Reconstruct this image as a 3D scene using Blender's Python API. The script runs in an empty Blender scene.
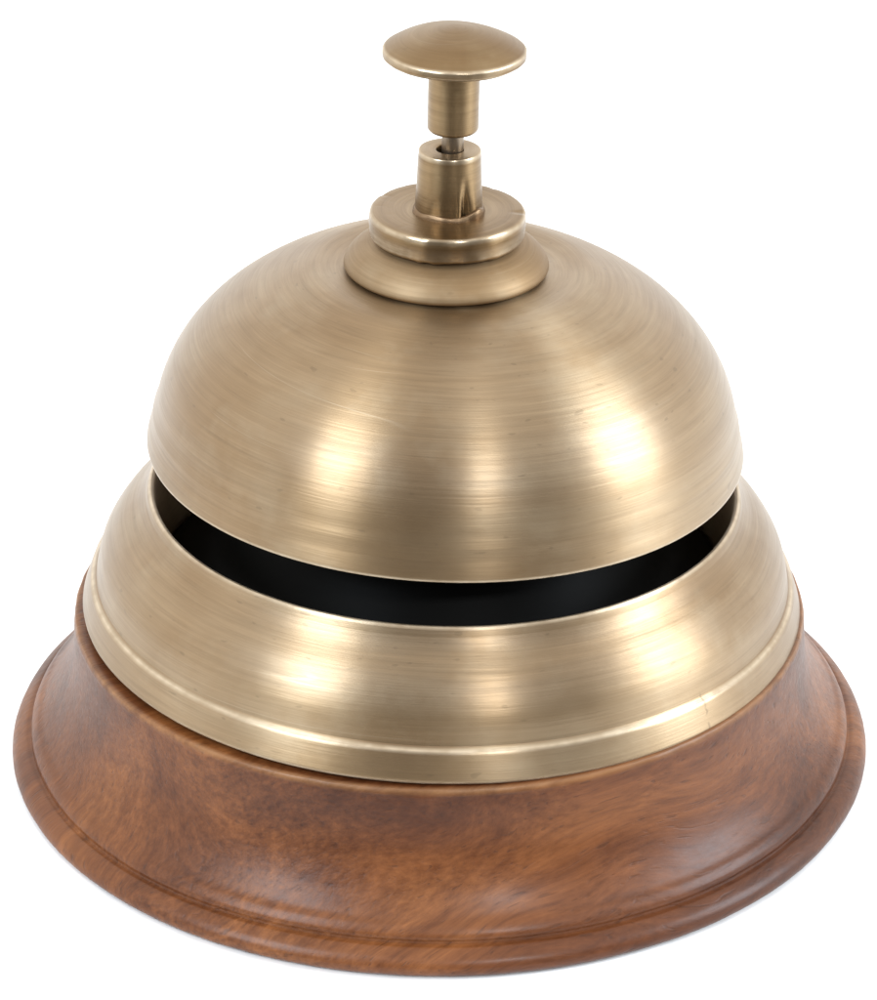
import bpy, bmesh, math, random
from mathutils import Matrix, Vector, noise

S = 0.05                      # the base radius in metres; profiles below are in base radii
random.seed(7)
scene = bpy.context.scene
COL = scene.collection
PI = math.pi

# ------------------------------------------------------------------ materials
def new_mat(name):
    m = bpy.data.materials.new(name)
    m.use_nodes = True
    nt = m.node_tree
    nt.nodes.clear()
    out = nt.nodes.new('ShaderNodeOutputMaterial')
    b = nt.nodes.new('ShaderNodeBsdfPrincipled')
    nt.links.new(b.outputs[0], out.inputs[0])
    return m, nt, b

class G:
    """small node-graph helper"""
    def __init__(self, nt):
        self.nt = nt
    def n(self, t, **kw):
        nd = self.nt.nodes.new(t)
        for k, v in kw.items():
            setattr(nd, k, v)
        return nd
    def link(self, a, b):
        self.nt.links.new(a, b)
    def put(self, sock, v):
        if isinstance(v, bpy.types.NodeSocket):
            self.link(v, sock)
        else:
            sock.default_value = v
    def math(self, op, a, b=0.0, c=0.0, clamp=False):
        nd = self.n('ShaderNodeMath', operation=op, use_clamp=clamp)
        self.put(nd.inputs[0], a); self.put(nd.inputs[1], b); self.put(nd.inputs[2], c)
        return nd.outputs[0]
    def mapping(self, vec, scale=(1, 1, 1), loc=(0, 0, 0), rot=(0, 0, 0)):
        nd = self.n('ShaderNodeMapping')
        self.link(vec, nd.inputs[0])
        nd.inputs['Location'].default_value = loc
        nd.inputs['Rotation'].default_value = rot
        nd.inputs['Scale'].default_value = scale
        return nd.outputs[0]
    def noise(self, vec, scale=1.0, detail=2.0, rough=0.5, dist=0.0):
        nd = self.n('ShaderNodeTexNoise')
        self.link(vec, nd.inputs['Vector'])
        nd.inputs['Scale'].default_value = scale
        nd.inputs['Detail'].default_value = detail
        nd.inputs['Roughness'].default_value = rough
        nd.inputs['Distortion'].default_value = dist
        return nd.outputs[0]
    def ramp(self, f, stops, interp='LINEAR'):
        nd = self.n('ShaderNodeValToRGB')
        nd.color_ramp.interpolation = interp
        el = nd.color_ramp.elements
        while len(el) < len(stops):
            el.new(0.5)
        for e, (p, c) in zip(el, stops):
            e.position = p
            e.color = c if len(c) == 4 else (*c, 1)
        self.link(f, nd.inputs[0])
        return nd.outputs[0]
    def range(self, f, a, b, c=0.0, d=1.0):
        nd = self.n('ShaderNodeMapRange')
        self.link(f, nd.inputs[0])
        for i, v in enumerate((a, b, c, d)):
            nd.inputs[i + 1].default_value = v
        return nd.outputs[0]
    def mix(self, f, a, b, blend='MIX'):
        nd = self.n('ShaderNodeMix', data_type='RGBA', blend_type=blend)
        self.put(nd.inputs[0], f)
        self.put(nd.inputs[6], a if isinstance(a, bpy.types.NodeSocket) else (*a, 1))
        self.put(nd.inputs[7], b if isinstance(b, bpy.types.NodeSocket) else (*b, 1))
        return nd.outputs[2]
    def bump(self, h, strength, dist, normal=None):
        nd = self.n('ShaderNodeBump')
        nd.inputs['Strength'].default_value = strength
        nd.inputs['Distance'].default_value = dist
        self.link(h, nd.inputs['Height'])
        if normal is not None:
            self.link(normal, nd.inputs['Normal'])
        return nd.outputs[0]

def brass_mat(name, base=(.312, .226, .136), warm=(.242, .160, .084), pale=(.362, .285, .190),
              rough=.40, aniso=.84, brush=.75, worn=.5, seed=0.0, coat=.45, crack=False, coat_rough=.36):
    m, nt, b = new_mat(name)
    g = G(nt)
    uv = g.n('ShaderNodeTexCoord').outputs['UV']        # u = distance round the axis, v = distance along the profile
    ob = g.mapping(g.n('ShaderNodeTexCoord').outputs['Object'], (1 / S,) * 3)
    pale_edge = g.n('ShaderNodeAttribute', attribute_name='pale_edge').outputs['Fac']
    # strokes of the brush: short thin straight streaks round the axis, some a little aslant
    fine = g.noise(g.mapping(uv, (5, 260, 1), (seed, 2, 0)), 1.0, 2, .6)
    mid = g.noise(g.mapping(uv, (2.6, 85, 1), (seed + 4, 5, 0)), 1.0, 4, .62)
    asl = g.noise(g.mapping(uv, (3.4, 110, 1), (seed + 8, 1, 0), (0, 0, .045)), 1.0, 3, .6)
    wide = g.noise(g.mapping(uv, (1.1, 14, 1), (seed + 2, 3, 0)), 1.0, 3, .55)
    blot = g.noise(g.mapping(ob, (1, 1, 1), (seed, seed, 0)), 2.3, 3, .55)
    blot2 = g.noise(g.mapping(ob, (1, 1, 1), (seed + 9, seed, 3)), 5.5, 4, .6)
    fleck = g.noise(g.mapping(uv, (20, 55, 1), (seed + 1, 7, 0)), 1.0, 1, .5)
    iso = g.noise(g.mapping(uv, (.35, 9, 1), (seed + 5, 2, 0), (0, 0, -.10)), 1.0, 0, .5)
    gate = g.noise(g.mapping(uv, (1.5, 4, 1), (seed + 6, 2, 0)), 1.0, 1, .5)
    scr = g.math('MULTIPLY', g.math('SUBTRACT', 1, g.range(g.math('ABSOLUTE', g.math('SUBTRACT', iso, .5)), 0.001, .004)),
                 g.range(gate, .58, .63))
    c = g.mix(g.range(blot, .40, .60), warm, base)
    c = g.mix(g.math('MULTIPLY', g.range(blot2, .50, .72), .5), c, pale)
    c = g.mix(g.math('MULTIPLY', g.range(wide, .40, .64), .45), c, warm)
    streak = g.math('ADD', g.math('MULTIPLY', g.range(mid, .28, .72), .45), g.math('MULTIPLY', g.range(fine, .28, .72), .25))
    streak = g.math('ADD', streak, g.math('MULTIPLY', g.range(asl, .28, .72), .30))
    c = g.mix(g.math('MULTIPLY', brush, 1.0), c, g.mix(streak, (.74, .72, .69), (1.20, 1.21, 1.22)), 'MULTIPLY')
    c = g.mix(g.math('MULTIPLY', scr, .35 * worn), c, (.55, .47, .36))
    c = g.mix(g.math('MULTIPLY', g.range(fleck, .71, .77), .55 * worn), c, (.10, .07, .04))
    edge_noise = g.noise(ob, 22, 2, .6)
    pale_mix = g.math('MULTIPLY', pale_edge, g.range(edge_noise, .34, .60, .55, 1.0))
    c = g.mix(g.math('MULTIPLY', pale_mix, .8), c, (.66, .56, .42))  # paler, broken line along the marked profile edges
    if crack:                                            # a little dark seam across the foot of the collar
        sx = g.n('ShaderNodeSeparateXYZ'); g.link(uv, sx.inputs[0])
        wv = g.noise(g.mapping(uv, (0, 30, 0)), 1.0, 2)
        du = g.math('ABSOLUTE', g.math('SUBTRACT', g.math('ADD', sx.outputs[0], g.math('MULTIPLY', g.math('SUBTRACT', wv, .5), .03)), 3.235))
        mk = g.math('MULTIPLY', g.math('SUBTRACT', 1, g.range(du, .001, .0045)), g.range(sx.outputs[1], .125, .115))
        mk = g.math('MULTIPLY', mk, g.range(g.noise(g.mapping(uv, (0, 45, 0), (3, 3, 0)), 1.0, 1), .42, .52))
        c = g.mix(g.math('MULTIPLY', mk, .38), c, (.07, .048, .03))
    g.link(c, b.inputs['Base Color'])
    b.inputs['Metallic'].default_value = 1.0
    r = g.math('ADD', g.math('MULTIPLY', g.math('SUBTRACT', .5, streak), .14 * brush), rough)
    r = g.math('ADD', r, g.math('MULTIPLY', g.math('SUBTRACT', blot2, .5), .14))
    r = g.math('SUBTRACT', r, g.math('MULTIPLY', pale_edge, .06))
    g.link(r, b.inputs['Roughness'])
    b.inputs['Anisotropic'].default_value = aniso
    tan = g.n('ShaderNodeTangent', direction_type='RADIAL', axis='Z')
    g.link(tan.outputs[0], b.inputs['Tangent'])
    b.inputs['Anisotropic Rotation'].default_value = .25
    h = g.math('ADD', g.math('MULTIPLY', fine, .5), g.math('MULTIPLY', mid, .8))
    h = g.math('ADD', h, g.math('MULTIPLY', asl, .6))
    nrm = g.bump(h, .13 * brush, .0003)
    dent = g.noise(g.mapping(ob, (1, 1, 1), (seed + 3, 0, 1)), 9, 2, .5)
    nrm = g.bump(dent, .04 * worn, .0010, nrm)
    g.link(nrm, b.inputs['Normal'])
    # old lacquer over the metal
    b.inputs['Coat Weight'].default_value = coat
    b.inputs['Coat Roughness'].default_value = coat_rough
    g.link(nrm, b.inputs['Coat Normal'])
    return m

def wood_mat():
    m, nt, b = new_mat('rosewood')
    g = G(nt)
    ob = g.mapping(g.n('ShaderNodeTexCoord').outputs['Object'], (1 / S,) * 3)
    pale_edge = g.n('ShaderNodeAttribute', attribute_name='pale_edge').outputs['Fac']
    # a turned block, the grain running left to right, dipping and drifting away from the viewer
    v = g.mapping(ob, (1, 1, 1), (0, 0, 0), (.1, .22, math.radians(-27)))
    warp = g.n('ShaderNodeTexNoise')
    g.link(g.mapping(v, (.9, 1.6, 1.6)), warp.inputs['Vector'])
    warp.inputs['Scale'].default_value = 1.0
    warp.inputs['Detail'].default_value = 2
    va = g.n('ShaderNodeVectorMath', operation='MULTIPLY_ADD')
    g.link(warp.outputs['Color'], va.inputs[0]); va.inputs[1].default_value = (.3, .5, .5); g.link(v, va.inputs[2])
    flow = va.outputs[0]
    bands = g.noise(g.mapping(flow, (.30, 2.7, 2.7), (3.3, .4, 0)), 1.0, 2, .45)
    lines = g.noise(g.mapping(flow, (.8, 22, 22), (1, 2, 3)), 1.0, 4, .65)
    fibre = g.noise(g.mapping(flow, (7, 85, 85)), 1.0, 3, .65)
    pores = g.noise(g.mapping(flow, (13, 105, 105), (2, 1, 5)), 1.0, 1, .5)
    mott = g.noise(g.mapping(v, (.55, 1, 1)), 85, 2, .6)
    where = g.noise(g.mapping(v, (1, 1, 1), (4.6, 2, 0)), 1.5, 2, .5)      # patches of rougher, curlier grain
    c = g.ramp(bands, [(.28, (.048, .0130, .0040)), (.42, (.085, .0250, .0074)), (.55, (.128, .0405, .0114)), (.70, (.172, .0590, .0165))])
    c = g.mix(.85, c, g.mix(g.range(lines, .3, .7), (.66, .60, .54), (1.28, 1.36, 1.42)), 'MULTIPLY')
    c = g.mix(.6, c, g.mix(g.range(fibre, .3, .7), (.62, .57, .52), (1.34, 1.4, 1.45)), 'MULTIPLY')
    c = g.mix(g.range(where, .44, .66, .2, 1.0), c, g.mix(g.range(mott, .3, .7), (.74, .70, .66), (1.26, 1.32, 1.36)), 'MULTIPLY')
    c = g.mix(g.math('MULTIPLY', g.range(pores, .66, .74), .35), c, (.022, .007, .003))
    c = g.mix(g.math('MULTIPLY', pale_edge, g.range(lines, .3, .7, .25, .8)), c, (.27, .135, .056))  # raw wood where the top edge is worn
    g.link(c, b.inputs['Base Color'])
    g.link(g.range(mott, .3, .7, .38, .50), b.inputs['Roughness'])
    b.inputs['Specular IOR Level'].default_value = .15
    b.inputs['Coat Weight'].default_value = .26
    b.inputs['Coat Roughness'].default_value = .30
    h = g.math('ADD', g.math('MULTIPLY', mott, g.range(where, .40, .62, .25, 1.0)), g.math('MULTIPLY', fibre, .3))
    h = g.math('SUBTRACT', h, g.math('MULTIPLY', g.range(pores, .64, .74), .6))
    g.link(g.bump(h, .20, .0006), b.inputs['Normal'])
    return m

def plain_mat(name, col, rough, metal=0.0, bump=0.0, spec=.5):
    m, nt, b = new_mat(name)
    g = G(nt)
    ob = g.n('ShaderNodeTexCoord').outputs['Object']
    nz = g.noise(g.mapping(ob, (1 / S,) * 3), 14, 3)
    g.link(g.mix(nz, tuple(c * .85 for c in col), tuple(min(1, c * 1.12) for c in col)), b.inputs['Base Color'])
    b.inputs['Roughness'].default_value = rough
    b.inputs['Metallic'].default_value = metal
    b.inputs['Specular IOR Level'].default_value = spec
    if bump:
        g.link(g.bump(nz, bump, .0005), b.inputs['Normal'])
    return m

M_BELL = brass_mat('aged_brass_bell', seed=0.0)
M_RING = brass_mat('aged_brass_collar', seed=5.0, crack=True)
M_FLANGE = brass_mat('aged_brass_flange', rough=.56, aniso=.3, brush=.6, seed=23.0, worn=.3, coat=.15, coat_rough=.45)
M_FIT = brass_mat('aged_brass_fittings', base=(.245, .166, .087), warm=(.175, .110, .053), pale=(.305, .220, .125), rough=.35, aniso=.75,
                  brush=.9, worn=.25, seed=11.0, coat=.12, coat_rough=.3)
M_BTN = brass_mat('aged_brass_button', base=(.245, .168, .090), warm=(.190, .120, .058), pale=(.30, .225, .132), rough=.42, aniso=.2,
                  brush=.5, worn=.25, seed=17.0, coat=.12, coat_rough=.45)
M_WOOD = wood_mat()
M_PIN = plain_mat('tarnished_pin', (.24, .19, .14), .38, 1.0, .3)
M_SOLDER = plain_mat('dark_solder', (.20, .13, .075), .42, 1.0, .5)
M_BLACK = plain_mat('gap_shade_black', (.0028, .0025, .002), .5, 0.0, 0.0, .05)  # near-black colour stands in for the shade inside the gap
M_FLOOR = plain_mat('white_table', (.94, .94, .935), .6)

# ------------------------------------------------------------------ geometry
def catmull(pts, n=8):
    P = [Vector(p) for p in pts]
    out = []
    for i in range(len(P) - 1):
        p0, p1, p2, p3 = P[max(i - 1, 0)], P[i], P[i + 1], P[min(i + 2, len(P) - 1)]
        for k in range(n):
            t = k / n
            out.append(.5 * ((2 * p1) + (p2 - p0) * t + (2 * p0 - 5 * p1 + 4 * p2 - p3) * t * t + (3 * p1 - p0 - 3 * p2 + p3) * t ** 3))
    out.append(P[-1])
    return [(p.x, p.y) for p in out]

def rounded(pts, r, n=4):
    """polyline with its inner corners rounded by r"""
    P = [Vector(p) for p in pts]
    out = [tuple(P[0])]
    for i in range(1, len(P) - 1):
        a, b, c = P[i - 1], P[i], P[i + 1]
        rr = r[i] if isinstance(r, (list, tuple)) else r
        la, lc = (a - b).length, (c - b).length
        d = min(rr, la * .45, lc * .45)
        if d < 1e-5:
            out.append(tuple(b)); continue
        s, e = b + (a - b) / la * d, b + (c - b) / lc * d
        for k in range(n + 1):
            t = k / n
            q = (1 - t) ** 2 * s + 2 * t * (1 - t) * b + t * t * e
            out.append(tuple(q))
    out.append(tuple(P[-1]))
    return out

def lathe(name, prof, mat, parent, seg=192, dis=None, origin=(0, 0, 0), sharp=40, pale_edge=None):
    """turn a profile (r, z) round z; u runs round the axis (seam at the back), v along the profile"""
    bm = bmesh.new()
    uvl = bm.loops.layers.uv.new('UVMap')
    v, arc, acc = [], [], 0
    for i, (r, z) in enumerate(prof):
        if i:
            acc += math.hypot(r - prof[i - 1][0], z - prof[i - 1][1])
        arc.append(acc)
        if r < 1e-6:
            v.append([bm.verts.new((0, 0, z * S))] * seg)
            continue
        row = []
        for k in range(seg):
            a = PI / 2 + 2 * PI * k / seg
            x, y, zz = r * math.cos(a), r * math.sin(a), z
            if dis:
                x, y, zz = dis(x, y, zz)
            row.append(bm.verts.new((x * S, y * S, zz * S)))
        v.append(row)
    rm = max(r for r, z in prof)
    for i in range(len(prof) - 1):
        for k in range(seg):
            k2 = (k + 1) % seg
            quad = [(v[i][k], k, i), (v[i][k2], k + 1, i), (v[i + 1][k2], k + 1, i + 1), (v[i + 1][k], k, i + 1)]
            f, seen = [], set()
            for q in quad:
                if q[0] not in seen:
                    seen.add(q[0]); f.append(q)
            if len(f) < 3:
                continue
            try:
                face = bm.faces.new([q[0] for q in f])
            except ValueError:
                continue
            face.smooth = True
            for lp, q in zip(face.loops, f):
                lp[uvl].uv = (2 * PI * q[1] / seg * rm, arc[q[2]])
    bmesh.ops.recalc_face_normals(bm, faces=bm.faces)
    me = bpy.data.meshes.new(name)
    bm.to_mesh(me); bm.free()
    if pale_edge:                                   # edges that take a paler colour: (r, z, reach) points of the profile
        at = me.attributes.new('pale_edge', 'FLOAT', 'POINT')
        for q in me.vertices:
            rr_, z_ = math.hypot(q.co.x, q.co.y) / S, q.co.z / S
            at.data[q.index].value = max(max(0, 1 - math.hypot(rr_ - a_, z_ - b_) / c_) for a_, b_, c_ in pale_edge)
    me.set_sharp_from_angle(angle=math.radians(sharp))
    me.materials.append(mat)
    o = bpy.data.objects.new(name, me)
    COL.objects.link(o)
    if parent:
        o.parent = parent
    o.location = Vector(origin) * S
    return o

def nz(x, y, z, s, seed=0.0):
    return noise.noise(Vector((x * s + seed, y * s - seed, z * s + 2 * seed)))

# ---- the bell, one thing
bell = bpy.data.objects.new('desk_bell', None)
COL.objects.link(bell)
bell.location = (0, 0, 0)
bell['label'] = 'antique brass call bell with a push button on a turned dark wood base'
bell['category'] = 'desk bell'

# wooden base
wood_p = catmull([(.974, -.014), (.988, -.010), (.998, -.001), (1.0015, .010), (.998, .022), (.990, .033), (.978, .042), (.968, .0470), (.960, .0475)], 5)
wood_p += catmull([(.9560, .0485), (.9545, .0535), (.9545, .0605), (.951, .0695), (.941, .0815), (.922, .098), (.890, .142), (.862, .20), (.848, .26), (.843, .32), (.841, .345)], 6)
wood_p += catmull([(.841, .345), (.8385, .352), (.832, .3565), (.80, .358)], 4)[1:]
wood_p = [(0, -.004), (.90, -.004), (.955, -.014), (.970, -.0145)] + wood_p + [(.3, .358), (0, .358)]
def wood_dis(x, y, z):
    d = nz(x, y, z, 5, 1) * .0015 + nz(x, y, z, 22, 3) * .0007
    if .34 < z < .36:
        d += nz(x, y, z, 30, 5) * .0022
    return x * (1 + d), y * (1 + d), z
base = lathe('wooden_base', wood_p, M_WOOD, bell, 256, wood_dis, pale_edge=[(.8385, .353, .013)])

# brass collar: outside up, over the lip, down the inside
ring_p = rounded([(.800, .3585), (.820, .3585), (.8255, .363), (.8265, .370), (.8085, .4225), (.8055, .427)], .003, 3)
ring_p += catmull([(.8035, .4285), (.799, .4315), (.7955, .4345)], 3)
ring_p += catmull([(.7935, .436), (.778, .500), (.742, .560), (.697, .606), (.677, .633)], 8)
ring_p += catmull([(.674, .646), (.669, .6515), (.664, .6525), (.659, .648)], 4)
ring_p += [(.655, .63), (.655, .5), (.655, .37)]
def ring_dis(x, y, z):
    d = nz(x, y, z, 3, 2) * .001 + nz(x, y, z, 14, 4) * .0004
    return x * (1 + d), y * (1 + d), z
collar = lathe('collar', ring_p, M_RING, bell, 256, ring_dis, pale_edge=[(.802, .429, .009), (.668, .6505, .008), (.8255, .363, .006)])

# striker housing seen through the gap, its shade painted in as black
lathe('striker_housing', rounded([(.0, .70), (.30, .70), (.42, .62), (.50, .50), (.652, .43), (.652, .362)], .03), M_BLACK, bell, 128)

# gong: thin dome, open below
A, H, N, ZC = .659, .4565, 2.18, .767
out_p = []
for k in range(61):
    t = PI / 2 * k / 60
    out_p.append((A * max(math.cos(t), 0) ** (2 / N), ZC + H * math.sin(t) ** (2 / N)))
def seat(r_, z_):                   # the crown is pressed flatter where the flange sits
    t_ = max(0, min(1, (.32 - r_) / .10))
    return r_, z_ - .022 * t_ * t_ * (3 - 2 * t_)
out_p = [(A, .76)] + [seat(*p) for p in out_p if p[0] > .12 and p[1] > .85] + [(.06, 1.2015)]
rim_p = catmull([(.655, .764), (.6655, .7585), (.6705, .7595), (.6725, .764), (.6715, .772), (.6680, .788), (.6628, .808), (.6580, .834)], 5)
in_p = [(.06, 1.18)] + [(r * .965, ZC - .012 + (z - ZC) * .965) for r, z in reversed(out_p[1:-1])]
def gong_dis(x, y, z):
    d = nz(x, y, z, 2.5, 6) * .0014 + nz(x, y, z, 11, 7) * .0003
    return x * (1 + d), y * (1 + d), z
gong = lathe('gong', rim_p + out_p[1:], M_BELL, bell, 256, gong_dis, (0, 0, .76), pale_edge=[(.672, .7605, .007)])
for v in gong.data.vertices:
    v.co.z -= .76 * S
gong.rotation_euler = (0, math.radians(.74), 0)
gong_inside = lathe('gong_inside_shade', in_p + [(.653, .766)], M_BLACK, gong, 128)  # inner face of the gong, coloured black for the shade inside
for v in gong_inside.data.vertices:
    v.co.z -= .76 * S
TOP = (-.007, 0, 0)
# flange under the nut
fl_p = rounded([(.06, 1.180), (.212, 1.186), (.2235, 1.1885), (.2265, 1.194), (.2245, 1.203), (.214, 1.219), (.192, 1.238), (.160, 1.253), (.150, 1.258), (.06, 1.258)],
               [0, 0, .004, .005, .008, .014, .02, .008, .004, 0], 5)
lathe('flange', fl_p, M_FLANGE, bell, 192, lambda x, y, z: (x * (1 + nz(x, y, z, 9, 3) * .004), y * (1 + nz(x, y, z, 9, 8) * .004), z), TOP)
# nut: thick disc, its edge hammered and filed
def nut_dis(x, y, z):
    r = math.hypot(x, y)
    if r > .12:
        q = min(1, (r - .12) / .04)
        d = nz(x, y, z, 5, 5) * .004 + nz(x, y, z, 30, 2) * .005 - .02 * max(0, nz(x, y, z, 26, 12) - .28)
        x, y = x * (1 + d), y * (1 + d)
        z += q * (nz(x, y, z, 5, 9) * .002 - .005 * max(0, nz(x, y, z, 40, 9) - .25))
    return x, y, z
nut_p = rounded([(.05, 1.258), (.158, 1.258), (.170, 1.264), (.1725, 1.300), (.1705, 1.314), (.166, 1.3185), (.152, 1.3195)],
                [0, .004, .006, .004, .003, .003, 0], 4) + [(.15 - .01 * i, 1.3195) for i in range(1, 10)]
lathe('nut', nut_p, M_FIT, bell, 220, nut_dis, TOP, pale_edge=[(.172, 1.316, .010), (.172, 1.268, .006)])
# lower post with a pinched dent near its foot
def post_dis(x, y, z):
    a = math.atan2(x, -y)
    r = math.hypot(x, y)
    if r > .05:
        k = max(0, 1 - (z - 1.315) / .11)
        d = -.13 * math.exp(-((a - .50) / .10) ** 2) * min(1, k * 1.6) * (.35 + .65 * k)
        d += .05 * math.exp(-((a - .86) / .16) ** 2) * k + .035 * math.exp(-((a - .28) / .12) ** 2) * k
        d += nz(x, y, z, 25, 3) * .012 * (.4 + k) + nz(x, y, z, 60, 4) * .008 * k
        x, y = x * (1 + d), y * (1 + d)
    return x, y, z
pp = [(.074, 1.315), (.0735, 1.33)]
pp += [(.0735 - .0052 * i / 20, 1.33 + .125 * i / 20) for i in range(1, 20)]
pp += rounded([(.0684, 1.448), (.068, 1.461), (.030, 1.461), (.029, 1.43), (.0, 1.43)], [0, .004, .003, 0, 0], 4)
TOP2 = (-.005, 0, 0)
post = lathe('post', pp, M_FIT, bell, 160, post_dis, TOP2, pale_edge=[(.068, 1.459, .006)])
# ragged solder fillet round the foot of the post
def sol_dis(x, y, z):
    a = math.atan2(x, -y)
    d = nz(x, y, z, 16, 1) * .05 + nz(x, y, z, 45, 1) * .03 + .07 * math.exp(-((a - 1.0) / .3) ** 2)
    zz = z + (nz(x, y, 0, 22, 5) * .004 + .012 * math.exp(-((a - .95) / .35) ** 2)) * (1 if z > 1.322 else 0)
    return x * (1 + d), y * (1 + d), zz
lathe('solder_seam', catmull([(.0795, 1.317), (.079, 1.321), (.0775, 1.325), (.075, 1.329), (.070, 1.330)], 4), M_SOLDER, post, 160, sol_dis)

# plunger: pin, sleeve and mushroom button
plunger = lathe('plunger_sleeve', rounded([(.0, 1.505), (.051, 1.505), (.0555, 1.511), (.0555, 1.682), (.0, 1.682)],
                [0, .003, .003, 0, 0], 4), M_FIT, bell, 128,
                lambda x, y, z: (x * (1 + nz(x, y, z, 14, 3) * .01), y * (1 + nz(x, y, z, 14, 3) * .01), z), (.0005, 0, 0))
lathe('pin', [(.0, 1.432), (.0235, 1.432), (.0235, 1.517), (.0, 1.517)], M_PIN, plunger, 64,
      lambda x, y, z: (x * (1 + nz(x, y, z, 40, 3) * .12), y * (1 + nz(x, y, z, 40, 6) * .12), z))
btn_p = rounded([(.0, 1.669), (.130, 1.6665), (.151, 1.671), (.1545, 1.675), (.1548, 1.6875), (.1525, 1.691), (.148, 1.694)],
                [0, .01, .003, .002, .0015, .002, 0], 3)
btn_p += catmull([(.148, 1.694), (.130, 1.7045), (.107, 1.7150), (.088, 1.7215), (.06, 1.7285), (.03, 1.7345), (.012, 1.7365), (0, 1.7370)], 6)[1:]
def btn_dis(x, y, z):
    r = math.hypot(x, y)
    d = (nz(x, y, z, 9, 4) * .006 + nz(x, y, z, 40, 4) * .006) * max(0, min(1, (r - .11) / .04))
    return x * (1 + d), y * (1 + d), z + nz(x, y, 0, 7, 3) * .003
lathe('button', btn_p, M_BTN, bell, 192, btn_dis, (.0005, 0, 0), pale_edge=[(.1535, 1.690, .007), (.153, 1.673, .004)])

# the brass sits a touch askew on its block: everything above the wood leans a degree to the right
piv = Vector((0, 0, .358 * S))
lean = Matrix.Translation(piv + Vector((.0058 * S, 0, 0))) @ Matrix.Rotation(math.radians(1.15), 4, 'Y') @ Matrix.Translation(-piv)
for o in list(bell.children):
    if o is not base:
        m_ = lean @ Matrix.LocRotScale(o.location, o.rotation_euler, o.scale)
        o.location, o.rotation_euler = m_.to_translation(), m_.to_euler()

# ------------------------------------------------------------------ the white table
# a white sheet of board: its front edge lies just ahead of the bell, the rest runs far back
bm = bmesh.new()
zt, th_ = -.0148 * S, .004
x0, x1, y0, y1 = -1.6, 1.6, -.100, 3.0
bmesh.ops.create_cube(bm, size=1.0)
for v in bm.verts:
    v.co = Vector((x0 if v.co.x < 0 else x1, y0 if v.co.y < 0 else y1, zt - th_ if v.co.z < 0 else zt))
me = bpy.data.meshes.new('table_surface')
bm.to_mesh(me); bm.free()
me.materials.append(M_FLOOR)
tb = bpy.data.objects.new('table_surface', me)
COL.objects.link(tb)
tb['kind'] = 'structure'
tb['label'] = 'plain white surface the bell stands on'

# ------------------------------------------------------------------ light
w = bpy.data.worlds.new('World')
scene.world = w
w.use_nodes = True
bg = w.node_tree.nodes['Background']
# a white studio: brighter behind the table than on the photographer's side
g = G(w.node_tree)
sep = g.n('ShaderNodeSeparateXYZ')
g.link(g.n('ShaderNodeTexCoord').outputs['Generated'], sep.inputs[0])
front = g.range(sep.outputs[1], -.20, -.70)            # the dark end of the studio, where the photographer stands
low = g.range(sep.outputs[2], .95, .55)                # the white ceiling starts above it
g.link(g.mix(g.math('MULTIPLY', front, low), (1, .985, .955), (.20, .195, .185)), bg.inputs[0])
bg.inputs[1].default_value = 1.62

def lamp(name, az, el, dist, sx, sy, power, col=(1, 1, 1), target=(0, 0, .035)):
    l = bpy.data.lights.new(name, 'AREA')
    l.shape = 'RECTANGLE'
    l.size, l.size_y, l.energy, l.color = sx, sy, power, col
    o = bpy.data.objects.new(name, l)
    COL.objects.link(o)
    a, e = math.radians(az), math.radians(el)
    t = Vector(target)
    o.location = t + dist * Vector((math.sin(a) * math.cos(e), -math.cos(a) * math.cos(e), math.sin(e)))
    o.rotation_euler = (t - o.location).to_track_quat('-Z', 'Y').to_euler()
    return o
lamp('softbox', -45, 34, .9, .28, .46, 6.6, (.80, .90, 1))
lamp('softbox', 80, 26, .9, .37, .46, 7.6, (.80, .90, 1))
lamp('reflector_lamp', 18, 34, .9, .05, .05, 2.2, (.92, .96, 1))

# ------------------------------------------------------------------ camera
e, D, f, tx, tz, roll = 0.4783571654772226, 7.633324039974398, 3347.9320741739525, -0.0017, 0.6055750381526309, 0.0
C = Vector((0, -D * math.cos(e), D * math.sin(e) + tz))
T = Vector((tx, 0, tz))
fw = (T - C).normalized()
rt = fw.cross(Vector((0, 0, 1))).normalized()
up = rt.cross(fw)
rr = math.cos(roll) * rt + math.sin(roll) * up
uu = -math.sin(roll) * rt + math.cos(roll) * up
cd = bpy.data.cameras.new('Camera')
cam = bpy.data.objects.new('Camera', cd)
COL.objects.link(cam)
m4 = Matrix((rr, uu, -fw)).transposed().to_4x4()
m4.translation = C * S
cam.matrix_world = m4
cd.sensor_fit = 'HORIZONTAL'
cd.sensor_width = 36
cd.lens = 36 * f / 877
cd.clip_start = .01
cd.clip_end = 50
scene.camera = cam

scene.view_settings.view_transform = 'Standard'
scene.view_settings.look = 'None'
scene.view_settings.exposure = 0
scene.view_settings.gamma = 1
